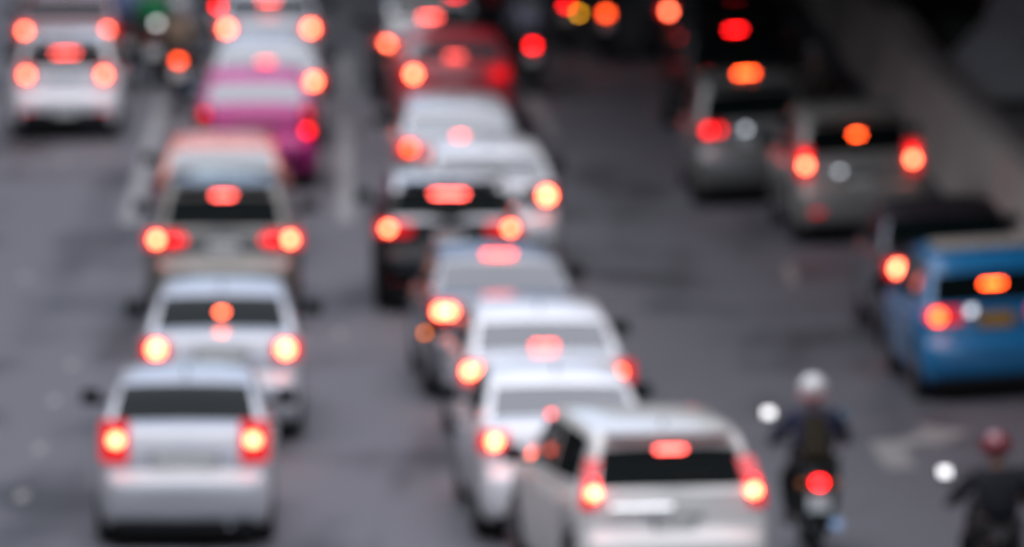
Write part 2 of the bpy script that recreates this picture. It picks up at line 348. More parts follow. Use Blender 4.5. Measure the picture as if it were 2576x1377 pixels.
CARS = []
def car(name, label, cat, kind, cx, ly, lz, sep, col, W=1.70, L=4.3, H=1.51, yaw=1.2, hy=None, hw=.26, hk=('high', 1.0),
        lens=(.30, .20), bulbs=(('brake', 1.0, 0, 0, 1.0),), bulbs_r=None, glass=None, glass_top=None, plate='w', plate_z=.55, refl=False, group='cars queuing in the traffic jam',
        spoiler=None, bumper_col=None, extra=None, mirror_col=None, tall=False, plate_w=.34, bulb_r=.052, roof_sheen=None):
    top, roof, rear_g, front_g, side_g = shape(kind, L, H)
    if glass_top: rear_g = (rear_g[0], glass_top)
    hw_ = W / 2
    P = ground_at(cx, ly, lz)                # middle of the rear lamps
    zr = zroad(P.x); roll = math.atan(SLOPE) if zr > 0 else 0.0
    yawr = R(yaw)
    fwd = Vector((-math.sin(yawr), math.cos(yawr), 0))
    o0 = P - fwd * .16; o0.z = zroad(o0.x) + .002
    t = thing(name, label, cat, o0, yawr, group); t.rotation_euler = (0, -roll, yawr)
    t['label'] = label
    CARS.append((label, o0.copy(), L, W, yawr))
    glass = glass or M_GLASS
    body_m = col; bot = [(0, .36), (.03, .26), (.2, .18), (L - .2, .18), (L - .03, .27), (L, .36)]
    wf = [(0, .76), (.02, .84), (.06, .90), (.15, .945), (.4, .98), (1.0, 1.0), (L - .9, 1.0), (L - .4, .95), (L - .12, .86), (L, .72)]
    wr = .31 if kind != 'suv' else .345
    ax = [(.82 if kind == 'sedan' else .66), L - .78]
    ra = wr + .05
    st = sorted(set([round(a, 3) for a, _ in top] + [round(a, 3) for a, _ in wf] + [.08, .3, .5]
                    + [round(ax[j] + ra * math.cos(math.pi * i / 12), 3) for j in (0, 1) for i in range(13)]
                    + [round(1.2 + i * (L - 2.2) / 6, 3) for i in range(7)] + [side_g[0], side_g[1], (side_g[0] + side_g[1]) / 2]))
    st = [s for i, s in enumerate(st) if i == 0 or s - st[i - 1] > .004]
    def bz(y):
        z = lerp_tab(bot, y)
        for a in ax:
            if abs(y - a) < ra: z = max(z, wr + math.sqrt(max(0, ra * ra - (y - a) ** 2)))
        return z
    secf = [(0, 0), (.80, 0), (.93, .02), (.975, .12), (1.0, .34), (.995, .62), (.965, .86), (.925, .955), (.86, .99), (.55, 1.0), (0, 1.0)]
    def half(y): return hw_ * lerp_tab(wf, y)
    def section(y):
        b, tz, w = bz(y), lerp_tab(top, y), half(y)
        b = min(b, tz - .04)
        pts = [(w * fx, b + (tz - b) * fz + (.018 if i == 10 else .01 if i == 9 else 0)) for i, (fx, fz) in enumerate(secf)]
        return pts
    rows = []
    for y in st:
        s = section(y); full = [(-x, z) for x, z in s] + [(x, z) for x, z in reversed(s)][1:-1]
        plan = lambda x: 0.05 * (abs(x) / hw_) ** 2 * max(0, 1 - y / .6) if y < .6 else 0
        rows.append([Vector((x, y + plan(x), z)) for x, z in full])
    K = len(rows[0]); parts = {}
    def put(part, quad):
        d = parts.setdefault(part, MB()); d.add(quad, [tuple(range(len(quad)))])
    door_mid = (side_g[0] + side_g[1]) / 2
    for j in range(len(st) - 1):
        ym = (st[j] + st[j + 1]) / 2
        for i in range(K):
            i2 = (i + 1) % K; fi = min(i, K - 1 - i)      # strip index counted from the bottom middle
            q = [rows[j][i], rows[j][i2], rows[j + 1][i2], rows[j + 1][i]]
            side = 3 <= fi <= 7
            if ym < .14: pn = 'rear_bumper'
            elif fi >= 8 and ym < (.6 if kind == 'sedan' else .5): pn = 'boot_lid' if kind == 'sedan' else 'tailgate'
            elif fi >= 8 and ym > L - 1.1 and ym < L - .15: pn = 'bonnet'
            elif side and side_g[0] + .15 < ym < door_mid: pn = 'door|%d|r' % (i < K / 2)
            elif side and door_mid <= ym < side_g[1]: pn = 'door|%d|f' % (i < K / 2)
            elif ym > L - .12: pn = 'front_bumper'
            else: pn = 'body'
            put(pn, q)
    put('rear_bumper', rows[0]); put('front_bumper', list(reversed(rows[-1])))
    # cabin
    ys = sorted(set([round(a, 3) for a, _ in roof] + [rear_g[0], rear_g[1], front_g[0], front_g[1], side_g[0], side_g[1], door_mid - .035, door_mid + .035]))
    Hf = H - 1.0
    def csec(y):
        zb = lerp_tab(top, y) - .03; rz_ = max(lerp_tab(roof, y), zb + .002); h = rz_ - zb; g = min(1, h / Hf)
        xb = hw_ * .93 * (.90 + .10 * min(1, y / 1.0)) * (1 if y < 2.4 else 1 - .05 * (y - 2.4))
        xt = xb - hw_ * .20 * g
        r = [(xb, zb), (xb + (xt - xb) * .10, zb + .12 * h), (xb + (xt - xb) * .82, zb + .84 * h), (xt - .01 * g, zb + .93 * h), (xt * .90, zb + .985 * h), (xt * .5, zb + h + .008 * g), (0, zb + h + .014 * g)]
        return [(-a, b) for a, b in r] + [(a, b) for a, b in reversed(r)][1:]
    rows = [[Vector((x, y, z)) for x, z in csec(y)] for y in ys]
    for j in range(len(ys) - 1):
        ym = (ys[j] + ys[j + 1]) / 2
        for i in range(12):
            fi = min(i, 11 - i)
            q = [rows[j][i], rows[j][i + 1], rows[j + 1][i + 1], rows[j + 1][i]]
            pn = 'roof'
            if fi >= 4 and rear_g[0] < ym < rear_g[1]: pn = 'rear_window'
            elif fi >= 4 and front_g[0] < ym < front_g[1]: pn = 'windscreen'
            elif fi == 1 and side_g[0] < ym < side_g[1] and abs(ym - door_mid) > .034: pn = 'side_window|%d|%s' % (i < 6, 'r' if ym < door_mid else 'f')
            elif fi < 4 and not (rear_g[1] < ym < front_g[0] and fi == 3): pn = 'body'
            put(pn, q)
    for pn, mb in parts.items():
        base = pn.split('|')[0]
        m = glass if base in ('rear_window',) else M_GLASS if base in ('windscreen', 'side_window') else bumper_col if (base == 'rear_bumper' and bumper_col) else (roof_sheen or body_m) if base == 'roof' else body_m
        mb.build(base, m, t, angle=50)
    # wheels
    for sx in (-1, 1):
        for a in ax:
            x0 = sx * (hw_ - .115)
            w_ = MB().lathe([(-.09, wr * .62), (-.105, wr * .72), (-.105, wr * .93), (-.085, wr), (.085, wr), (.105, wr * .93), (.105, wr * .72), (.09, wr * .62)], (x0, a, wr), n=32).build('wheel', M_RUBBER, t)
            rm = MB().lathe([(-.06, wr * .64), (.075, wr * .64), (.085, wr * .60), (.06, wr * .5), (.05, wr * .18), (.07, wr * .14), (.07, .01)] if sx > 0 else [(.06, wr * .64), (-.075, wr * .64), (-.085, wr * .60), (-.06, wr * .5), (-.05, wr * .18), (-.07, wr * .14), (-.07, .01)], (x0 + sx * .03, a, wr), n=20)
            rm.build('rim', M_RIM, w_)
    # where the shell is, seen from behind, at (x, z)
    def rear_y(x, z):
        y = 0.0
        while y < 1.8:
            zt = max(lerp_tab(top, y), lerp_tab(roof, y) if roof[0][0] < y else 0)
            if zt >= z + .01 and half(y) * .985 >= abs(x): break
            y += .005
        return y + 0.05 * (abs(x) / hw_) ** 2 * max(0, 1 - y / .6)
    # tail lamps
    sp = sep * ((P.y ** 2 + (CAM_Z - lz) ** 2) ** .5) / F0 / 2 / max(.9, math.cos(yawr))
    lit = any(q[0] in ('brake', 'orange') for q in bulbs); M_LN = M_LENSLIT if lit else M_LENS
    for sx in (-1, 1):
        lx = sx * min(sp, hw_ * .86)
        y0 = rear_y(lx, lz)
        lw, lh = lens
        if tall:
            zs = [lz - .14 + .07 * i for i in range(int((H - .22 - lz + .14) / .07) + 1)]
            vs, fs = [], []
            for z in zs:
                xx = sx * (abs(lx) + .03 - max(0, z - 1.05) * .25); yy = rear_y(abs(xx) - .05, min(z, H - .12)) - .01
                vs += [(xx - .075, yy - .02, z), (xx + .075, yy - .005, z), (xx + .085, yy + .10, z), (xx - .075, yy + .10, z)]
            for j in range(len(zs) - 1):
                for i in range(4): fs.append((j * 4 + i, j * 4 + (i + 1) % 4, j * 4 + 4 + (i + 1) % 4, j * 4 + 4 + i))
            fs += [(0, 1, 2, 3), tuple(range(len(vs) - 4, len(vs)))]
            lens_o = mesh_obj('tail_light', vs, fs, M_LN, t)
        else:
            lens_mb = MB(); inx = sx * (abs(lx) - lw * .32)
            lens_mb.box((lx + sx * .01 - sx * max(0, lw - .28) * .5, y0 + .02, lz), (lw, .10, lh), bev=.03, rot=Matrix.Rotation(sx * R(10), 3, 'Z'), top=.96)
            lens_o = lens_mb.build('tail_light', M_LENS if (sx > 0 and bulbs_r is not None and bulbs_r[0][0] is None) else M_LN, t)
        for (knd, k, dx, dz, rs) in (bulbs_r if (sx > 0 and bulbs_r is not None) else bulbs):
            if knd is None: continue
            bx_ = lx + sx * dx; yb = min(y0, rear_y(bx_, lz + dz)) - .045 + (0.0)
            MB().ball((bx_, yb, lz + dz), (bulb_r * rs, .022, bulb_r * rs)).build('lamp', lamp(knd, k), lens_o)
    # high level brake light, sitting on the centre line where the photograph shows it
    if hy is not None:
        best = None; y = 0.0
        while y < 1.7:
            zt = max(lerp_tab(top, y), lerp_tab(roof, y) if roof[0][0] < y else 0)
            wp = t_mat(o0, yawr) @ Vector((0, y, zt)); d = abs(proj(wp)[1] - hy)
            if best is None or d < best[0]: best = (d, y, zt)
            y += .01
        _, yh, zh = best
        hb = MB().box((0, yh - .012, zh + .022), (hw + .03, .05, .05), bev=.012).build('high_brake_light', M_BLACK, t)
        MB().box((0, yh - .043, zh + .024), (hw, .012, .034), bev=.004).build('lamp', lamp(*hk), hb)
    # bumper reflectors, plate, mirrors, exhaust, handle
    if refl:
        for sx in (-1, 1):
            xr = sx * hw_ * .66; MB().box((xr, rear_y(xr, .42) - .006, .42), (.16, .02, .045), bev=.006).build('reflector', M_REFL, t)
    pm = {'w': M_PLATE, 'y': M_PLATEY, 'g': M_PLATEG}[plate]
    yp = rear_y(0, plate_z)
    if plate_z > .66: yp = rear_y(0, plate_z) - .0
    pt = MB().box((0, yp - .012, plate_z), (plate_w + .03, .014, .17), bev=.004).build('number_plate', M_BLACK, t)
    MB().box((0, yp - .021, plate_z), (plate_w, .006, .15), bev=.002).build('plate_face', pm, pt)
    if kind == 'sedan': MB().box((0, rear_y(0, .90) - .008, .90), (.62, .02, .04), bev=.006).build('boot_trim', M_CHROME, t)
    else: MB().box((0, rear_y(0, .88) - .008, .88), (.55, .02, .05), bev=.006).build('tailgate_trim', M_CHROME, t)
    lowp = MB(); lowp.box((0, .10, .20), (W * .80, .16, .14), bev=.03); lowp.build('rear_valance', M_BLACK, t)
    MB().box((0, L / 2, .20), (W * .66, L - .5, .10), bev=.03).build('underbody', M_BLACK, t)
    MB().tube([(hw_ * .5, -.02, .235), (hw_ * .5, .45, .235)], .028, 12).build('exhaust_pipe', M_CHROME, t)
    ymir = side_g[1] - .12; zmir = lerp_tab(top, ymir) + .06
    for sx in (-1, 1):
        mm = MB(); mm.tube([(sx * (hw_ - .10), ymir + .03, zmir - .05), (sx * (hw_ + .03), ymir, zmir - .02)], .028, 8)
        mm.box((sx * (hw_ + .10), ymir, zmir + .02), (.20, .12, .145), bev=.035, top=.92)
        mo = mm.build('side_mirror', mirror_col or M_BLACK, t)
        MB().box((sx * (hw_ + .10), ymir - .063, zmir + .02), (.16, .006, .10), bev=.002).build('mirror_glass', M_GLASS, mo)
        for yy in (door_mid - .62 if door_mid - .62 > side_g[0] else side_g[0] + .25, door_mid + .12):
            MB().box((sx * (hw_ * .985 + .012), yy, lerp_tab(top, yy) - .16), (.03, .17, .03), bev=.01).build('door_handle', body_m, t)
    if kind == 'suv' and spoiler is not False or spoiler:
        MB().box((0, rear_g[1] + .015, H - .038), (W * .66, .20, .035), bev=.012).build('spoiler', body_m, t)
    MB().tube([(0, 1.5 if kind == 'sedan' else .75, H - .02), (0, 1.42 if kind == 'sedan' else .65, H + .06)], [.018, .006], 8).build('aerial', M_BLACK, t)
    wz = rear_g[0] + .03
    zz = lerp_tab(roof, wz)
    if kind != 'sedan':
        MB().tube([(0, wz - .03, zz), (.18, wz + .0, zz + .03), (.36, wz + .01, zz + .05)], .012, 6).build('rear_wiper', M_BLACK, t)
    if extra: extra(t, rear_y, hw_, L, H)
    return t
def t_mat(o, yawr): return Matrix.Translation(o) @ Matrix.Rotation(yawr, 4, 'Z')

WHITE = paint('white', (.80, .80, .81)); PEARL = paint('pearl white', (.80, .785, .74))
SILVER = paint('silver', (.17, .175, .19), rough=.32, metal=.35); PALE = paint('pale silver', (.50, .51, .53), rough=.34, metal=.08)
BEIGE = paint('champagne', (.17, .155, .13), rough=.34, metal=.3); GREY = paint('grey', (.20, .195, .18), rough=.35, metal=.3)
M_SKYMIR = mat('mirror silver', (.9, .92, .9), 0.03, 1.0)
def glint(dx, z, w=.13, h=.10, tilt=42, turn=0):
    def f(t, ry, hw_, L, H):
        MB().box((dx, ry(dx, z) - .05, z), (w, .03, h), bev=.01, rot=Matrix.Rotation(R(turn), 3, 'Z') @ Matrix.Rotation(R(-tilt), 3, 'X')).build('trim_glint', M_SKYMIR, t)  # mirror-bright trim piece, added and tilted to throw a white sky glint
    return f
SANDS = paint('silver sand', (.33, .315, .28), rough=.34, metal=.15)
BLACK = paint('black', (.003, .003, .004), coat=.25, ior=1.3); DARK = paint('charcoal', (.010, .010, .013), coat=.3, ior=1.35); PLUM = paint('dark plum', (.022, .014, .020))
PINK = paint('magenta', (.48, .002, .19), coat=.2); ORANGE = paint('orange', (.70, .17, .06)); REDC = paint('red', (.42, .015, .025), coat=.4)
BROWN = paint('maroon', (.16, .03, .025)); BLUE = paint('blue', (.001, .19, .44)); NAVY = paint('navy', (.02, .025, .05))
WARM = paint('warm grey', (.10, .07, .055)); CREAM_HIGHLIGHT = paint('cream', (.52, .44, .36), coat=.2)

B1 = (('brake', 1.0, 0, 0, 1.0),)
BB = (('brake', 1.0, 0, 0, 1.25),)
def off(): return ((None, 0, 0, 0, 0),)

# first queue from the left
car('parked_car'.replace('parked_', ''), 'white hatchback with black lower bumper, nearest car in the far left lane', 'car', 'hatch', 164, 189, .95, 195, WHITE,
    W=1.66, L=3.75, H=1.50, yaw=1.0, hy=138, hw=.34, hk=('high', .9), lens=(.22, .30), plate_z=.44, spoiler=True, refl=True,
    extra=lambda t, ry, hw_, L, H: MB().box((0, .045, .31), (1.30, .13, .22), bev=.04).build('lower_bumper', M_BLACK, t))
car('car', 'dark maroon car directly ahead of the white hatchback at far left', 'car', 'sedan', 166, 78, .96, 206, BROWN, L=4.2, yaw=1.2)
# second queue
car('car', 'silver-white sedan at lower left with wide white number plate', 'car', 'sedan', 464, 1113, 1.0, 345, PALE,
    W=1.70, L=4.15, yaw=1.4, lens=(.28, .40), bulbs=(('brake', 1.0, 0, .02, 1.15),), plate_z=.835, plate_w=.60, glass=M_GLASS, glass_top=1.29)
car('car', 'pale sedan with round centre brake light, directly ahead of the lower-left sedan', 'car', 'sedan', 556, 879, .98, 326, PALE,
    W=1.72, L=4.3, yaw=1.4, hy=790, hw=.09, hk=('brake', .9), bulbs=(('brake', 1.1, 0, 0, 1.4),), plate_z=.92, plate_w=.5, glass=M_GLASS, glass_top=1.27)
car('car', 'champagne SUV with wide red lamps reaching inward and a dark rear window', 'car', 'suv', 562, 603, 1.0, 339, BEIGE,
    W=1.82, L=4.35, H=1.66, yaw=1.4, hy=497, hw=.24, hk=('high', 1.1), lens=(.46, .20), bulbs=(('brake', 1.2, 0, 0, 1.05), ('red', .6, -.20, 0, .8), ('red', .45, -.31, 0, .6)), plate_z=.92, plate_w=.36, refl=True)
car('car', 'orange taxi sedan with unlit lamps, squeezed between the champagne SUV and the magenta taxi', 'taxi', 'sedan', 557, 478, .96, 280, ORANGE,
    W=1.70, L=4.2, yaw=1.4, bulbs=off(), glass=M_GLASSB)
car('car', 'bright magenta taxi sedan with dim stacked red lamps', 'taxi', 'sedan', 644, 308, .92, 258, PINK,
    W=1.70, L=4.1, yaw=1.4, lens=(.24, .42), bulbs=(('deep', 1.0, 0, .12, .95), ('deep', .7, 0, -.16, .95)), bulbs_r=(('deep', .7, 0, .12, .95), ('red', 1.0, 0, -.12, 1.0)), glass=M_GLASSB)
car('car', 'silver-white sedan with pale blue rear window just ahead of the magenta taxi', 'car', 'sedan', 669, 206, .96, 240, PALE,
    W=1.72, L=4.2, yaw=1.5, hy=160, hw=.22, hk=('high', .5), glass=M_GLASSB, bulbs=(('brake', 1.05, 0, 0, 1.25),))
car('car', 'pale silver sedan at the top of the left queue, roof cut by the top edge', 'car', 'sedan', 676, 72, .97, 211, PALE,
    W=1.70, L=4.2, yaw=1.6, hy=4, hw=.26, hk=('high', .9), bulbs=(('brake', 1.05, 0, 0, 1.3),))
# middle queue
car('car', 'white angled SUV at bottom centre with tall corner lamps', 'car', 'suv', 1695, 1238, 1.10, 405, PEARL,
    W=1.80, L=4.3, H=1.64, yaw=9.5, hy=1137, hw=.26, hk=('high', .9), tall=True, bulbs=(('brake', 1.1, 0, 0, 1.0), ('red', .9, -.005, .09, .7)), plate_z=.80, plate_w=.34, extra=glint(-.30, .97, .58, .032, 36))
def amber_lamp(dx, dz, r, k):
    def f(t, ry, hw_, L, H):
        MB().ball((dx, ry(dx, dz) - .06, dz), (r, .022, r)).build('indicator', lamp('amber', k), t)
    return f
car('car', 'white sedan whose right corner is hidden by the angled white SUV', 'car', 'sedan', 1425, 1110, .97, 362, WHITE,
    W=1.70, L=4.3, H=1.51, yaw=4.0, hy=1047, hw=.26, hk=('high', .8), bulbs=(('brake', 1.2, 0, 0, 1.1),), bulbs_r=off(), glass=M_GLASSC)
car('car', 'bright white sedan with an amber indicator glowing under its left brake light', 'car', 'sedan', 1379, 938, .97, 367, WHITE,
    W=1.72, L=4.35, H=1.51, yaw=4.0, hy=872, hw=.24, hk=('high', .7), lens=(.30, .22), bulbs=(('brake', 1.1, .06, .02, 1.1), ('brake', 1.1, -.05, .02, 1.0)), bulbs_r=(('brake', .6, 0, 0, .8),),
    glass=M_GLASSC, extra=amber_lamp(-.70, .835, .07, 2.2))
car('car', 'silver sedan with wide centre brake light and amber marker low at left', 'car', 'sedan', 1272, 783, .97, 300, SILVER,
    W=1.74, L=4.1, H=1.53, yaw=3.8, hy=643, hw=.34, hk=('high', .7), lens=(.30, .22), bulbs=(('brake', 1.1, .06, 0, 1.15), ('brake', 1.1, -.04, 0, 1.1)), glass=M_GLASSC,
    extra=lambda t, ry, hw_, L, H: MB().ball((-.87, .30, .72), (.026, .026, .026)).build('side_marker', lamp('dimamber', 2.2), t))
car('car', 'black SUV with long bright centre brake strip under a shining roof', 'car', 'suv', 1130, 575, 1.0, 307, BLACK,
    W=1.78, L=4.2, H=1.56, yaw=1.6, hy=492, hw=.40, hk=('high', 1.4), lens=(.44, .16), plate_z=.88, refl=True, roof_sheen=WHITE,  # white roof paint stands in for sky reflected on black
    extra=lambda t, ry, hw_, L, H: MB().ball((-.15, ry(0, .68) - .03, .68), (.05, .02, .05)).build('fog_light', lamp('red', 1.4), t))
car('car', 'white sedan half hidden by the black SUV, only its right lamp showing', 'car', 'sedan', 1240, 493, .97, 272, WHITE,
    W=1.72, L=4.35, H=1.51, yaw=3.2, hy=437, hw=.26, hk=('high', .6), lens=(.34, .26), bulbs=off(), bulbs_r=(('brake', 1.2, 0, 0, 1.4),), glass=M_GLASSC)
car('car', 'silver sedan close behind the red car in the middle queue', 'car', 'sedan', 1158, 373, .96, 256, PALE,
    W=1.70, L=4.1, H=1.51, yaw=3.0, hy=348, hw=.14, hk=('high', 1.1), bulbs=(('orange', 1.0, 0, 0, 1.15),), bulbs_r=off(), glass=M_GLASSB)
car('car', 'dark red sedan with pale rear window in the middle queue', 'car', 'sedan', 1148, 187, .96, 216, REDC,
    W=1.78, L=4.2, H=1.48, yaw=3.0, hy=145, hw=.24, hk=('high', .45), bulbs=(('brake', 1.1, 0, 0, 1.25),), bulbs_r=(('deep', .6, 0, 0, 1.0),), glass=M_GLASSB)
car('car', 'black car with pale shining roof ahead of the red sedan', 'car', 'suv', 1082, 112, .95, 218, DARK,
    W=1.74, L=4.1, H=1.55, yaw=3.0, hy=47, hw=.28, hk=('high', 1.2), bulbs=(('brake', 1.1, 0, 0, 1.1),), bulbs_r=off(), roof_sheen=WHITE, glass=M_GLASSB)  # roof sheen painted white here too; the bodywork is dark
car('car', 'dark car showing only its red centre light at the top edge', 'car', 'suv', 1142, 58 - 64, .9, 200, DARK,
    W=1.74, L=4.1, H=1.55, yaw=3.0, hy=-2, hw=.22, hk=('red', 2.0), bulbs=off())
# right queue
car('car', 'grey MPV with a long red left lamp in the shaded right lane', 'car', 'suv', 1905, 322, 1.02, 226, GREY,
    W=1.74, L=3.95, H=1.66, yaw=2.0, hy=187, hw=.26, hk=('orange', 2.0), lens=(.40, .22), bulbs=(('red', .8, .0, 0, 1.2), ('red', .6, -.16, 0, .9)), bulbs_r=(('deep', .35, 0, 0, 1.0),), plate_z=.86, extra=glint(-.10, 1.0, .11, .085, 32, -33))
car('car', 'black SUV with slanted red left lamp ahead of the grey MPV', 'car', 'suv', 1868, 195, .92, 200, BLACK,
    W=1.76, L=3.95, H=1.72, yaw=4.5, hy=77, hw=.22, hk=('red', 2.6), lens=(.34, .22), bulbs=(('red', .8, .05, -.03, 1.3), ('red', .8, -.12, .06, 1.2)), bulbs_r=off())
car('car', 'black car with one bright left lamp, two ahead of the grey MPV', 'car', 'suv', 1866, 113, .88, 220, BLACK,
    W=1.76, L=4.1, H=1.58, yaw=4.5, hy=4, hw=.20, hk=('deep', 1.6), bulbs=(('brake', 1.0, 0, 0, 1.15),), bulbs_r=off())
car('car', 'charcoal car with bright left lamp at the top edge, farthest of the right queue', 'car', 'sedan', 1794, 22, .85, 210, DARK,
    W=1.74, L=4.1, yaw=4.5, bulbs=(('brake', .9, 0, 0, 1.1), ('deep', .6, -.36, -.15, 1.0)), bulbs_r=off())
# kerbside queue
TAXI_PLATE = 'y'
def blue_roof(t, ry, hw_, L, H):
    MB().box((0, 1.25, H + .012), (1.05, .9, .03), bev=.02).build('roof_highlight', CREAM_HIGHLIGHT, t)  # highlight on the blue roof, built as a pale painted slab
    glint(-.26, .96, .11, .085, 32, -33)(t, ry, hw_, L, H)
car('car', 'bright blue hatchback cut by the right edge, yellow number plate and cream roof highlight', 'car', 'hatch', 2516, 788, .92, 292, BLUE,
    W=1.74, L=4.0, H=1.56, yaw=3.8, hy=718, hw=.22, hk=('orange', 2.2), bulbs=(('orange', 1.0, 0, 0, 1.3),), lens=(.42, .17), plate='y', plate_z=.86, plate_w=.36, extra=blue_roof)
car('car', 'dark plum sedan just ahead of the blue hatchback, tight against the barrier', 'car', 'sedan', 2412, 668, .92, 284, PLUM,
    W=1.74, L=4.15, H=1.50, yaw=2.8, bulbs=(('brake', 1.2, 0, 0, 1.3),), bulbs_r=off())
car('car', 'silver-grey SUV with bright oval lamps on both sides, beside the barrier', 'car', 'suv', 2172, 404, 1.04, 271, SANDS,
    W=1.76, L=4.1, H=1.64, yaw=3.5, hy=343, hw=.12, hk=('orange', 2.4), lens=(.20, .42), bulbs=(('brake', .9, 0, -.02, 1.1), ('red', .9, 0, .10, .7)), plate_z=.74, refl=True, extra=glint(-.26, .90, .11, .085, 32, -33))

# ------------------------------------------------------------------ riders and motorcycles
def skin_mesh(name, joints, edges, m, parent, sub=1, smooth=True):
    """one continuous tapered surface grown round a skeleton"""
    me = bpy.data.meshes.new(name + '_skeleton'); names = list(joints)
    me.from_pydata([joints[k][0] for k in names], [(names.index(a), names.index(b)) for a, b in edges], [])
    o = bpy.data.objects.new(name + '_skeleton', me); C.objects.link(o)
    o.modifiers.new('skin', 'SKIN'); me.skin_vertices if False else None
    if not me.skin_vertices:
        bm = bmesh.new(); bm.from_mesh(me); bm.verts.layers.skin.verify(); bm.to_mesh(me); bm.free()
    for i, k in enumerate(names):
        sv = me.skin_vertices[0].data[i]; r = joints[k][1]
        sv.radius = r if isinstance(r, tuple) else (r, r); sv.use_root = (i == 0)
    sm = o.modifiers.new('sub', 'SUBSURF'); sm.levels = sub; sm.render_levels = sub
    dg = bpy.context.evaluated_depsgraph_get(); dg.update()
    out = bpy.data.meshes.new_from_object(o.evaluated_get(dg)); out.name = name
    bpy.data.objects.remove(o); out.materials.clear(); out.materials.append(m)
    for p in out.polygons: p.use_smooth = True
    r = bpy.data.objects.new(name, out); C.objects.link(r); r.parent = parent
    return r

SKIN = mat('skin', (.30, .16, .10), 0.55)
def cloth(name, c): return mat('cloth ' + name, c, 0.9, noise=.25, nscale=14, bump=.2)

def motorcycle(label, px, ly, yaw, bodycol, lz=.78, light=('red', 1.6, 1.0), plate='g', mirror=(None, None), grp='motorcycles between the queues', lean=0):
    P = ground_at(px, ly, lz); yr = R(yaw); fwd = Vector((-math.sin(yr), math.cos(yr), 0))
    o = P + fwd * .38; o.z = zroad(o.x)
    t = thing('motorcycle', label, 'motorcycle', o, yr, grp)
    for yy in (0.0, 1.24):
        w = MB().lathe([(-.035, .20), (-.052, .235), (-.045, .275), (-.02, .292), (.02, .292), (.045, .275), (.052, .235), (.035, .20)], (0, yy, .292), n=32).build('wheel', M_RUBBER, t)
        MB().lathe([(-.03, .205), (-.015, .18), (-.03, .06), (-.06, .05), (.06, .05), (.03, .06), (.015, .18), (.03, .205)], (0, yy, .292), n=24).build('rim', M_RIM, w)
    b = MB()   # tail fairing and leg shield as one lofted shell
    secs = [(-.36, .80, .06, .05), (-.28, .78, .12, .10), (-.05, .72, .16, .15), (.25, .66, .16, .20), (.48, .50, .14, .20), (.62, .38, .15, .12), (.85, .36, .16, .10), (.98, .52, .19, .26), (1.06, .78, .17, .28), (1.12, .96, .12, .12), (1.16, 1.0, .05, .05)]
    vs, fs = [], []; n = 16
    for (y, z, a, h) in secs: vs += [(a * math.cos(2 * math.pi * i / n), y, z + h * math.sin(2 * math.pi * i / n)) for i in range(n)]
    for j in range(len(secs) - 1):
        for i in range(n): fs.append((j * n + i, j * n + (i + 1) % n, (j + 1) * n + (i + 1) % n, (j + 1) * n + i))
    fs += [tuple(range(n)), tuple(reversed(range(len(vs) - n, len(vs))))]
    b.add(vs, fs).build('body', bodycol, t, angle=60)
    MB().box((0, .10, .86), (.25, .72, .09), bev=.05, top=.9).build('seat', M_BLACK, t)
    sw = MB(); sw.tube([(-.09, 0, .30), (-.09, .45, .36)], .03, 8); sw.tube([(.09, 0, .30), (.09, .45, .36)], .03, 8); sw.box((0, .42, .33), (.26, .36, .24), bev=.05)
    sw.tube([(-.10, -.02, .33), (-.10, -.10, .70)], .025, 8); sw.tube([(.10, -.02, .33), (.10, -.10, .70)], .025, 8)
    sw.build('engine', M_DARK, t)
    fk = MB(); fk.tube([(-.07, 1.24, .29), (-.07, 1.06, .85)], .025, 8); fk.tube([(.07, 1.24, .29), (.07, 1.06, .85)], .025, 8); fk.build('front_fork', M_CHROME, t)
    MB().tube([(.15, .35, .28), (.16, .0, .30), (.17, -.32, .38)], [.02, .05, .055], 12).build('exhaust_pipe', M_CHROME, t)
    mg = MB(); pts = [(-.30 * math.cos(a) * 1.08, .292 + .33 * math.sin(a)) for a in [R(-5 + 14 * i) for i in range(9)]]
    vs = []
    for (y, z) in pts: vs += [(-.07, y, z), (.07, y, z), (.07, y, z + .008), (-.07, y, z + .008)]
    fs = [(j * 4 + i, j * 4 + (i + 1) % 4, j * 4 + 4 + (i + 1) % 4, j * 4 + 4 + i) for j in range(len(pts) - 1) for i in range(4)] + [(0, 1, 2, 3), tuple(range(len(vs) - 4, len(vs)))]
    mg.add(vs, fs).build('mudguard', M_BLACK, t)
    hbar = MB().tube([(-.34, .86, 1.00), (-.26, .93, 1.02), (-.1, 1.04, 1.02), (.1, 1.04, 1.02), (.26, .93, 1.02), (.34, .86, 1.00)], .016, 8).build('handlebar', M_DARK, t)
    for sx in (-1, 1):
        MB().tube([(sx * .36, .84, 1.0), (sx * .24, .95, 1.02)], .022, 8).build('grip', M_RUBBER, hbar)
        m = MB(); m.tube([(sx * .25, .96, 1.02), (sx * .30, .98, 1.12), (sx * .345, .96, 1.23)], .009, 6)
        k = mirror[0 if sx < 0 else 1]; kr = Matrix.Rotation(R(-(k or 8)), 3, 'X')
        m.box((sx * .36, .955, 1.26), (.13, .025, .105), bev=.02, rot=kr); mo = m.build('mirror', M_BLACK, t)
        mm = M_GLASSB if k is None else M_SKYMIR
        MB().box(Vector((sx * .36, .955, 1.26)) + kr @ Vector((0, -.017, 0)), (.10, .006, .085), bev=.003, rot=kr).build('mirror_glass', mm, mo)
    tl = MB().box((0, -.39, lz), (.18, .06, .09), bev=.02).build('tail_light', M_LENS, t)
    MB().ball((0, -.425, lz), (.05 * light[2], .018, .038 * light[2])).build('lamp', lamp(light[0], light[1]), tl)
    for sx in (-1, 1): MB().ball((sx * .16, -.36, lz - .02), (.035, .04, .028)).build('indicator', mat('amber lens', (.55, .16, .01), .3), t)
    pm = {'w': M_PLATE, 'g': M_PLATEG}[plate]
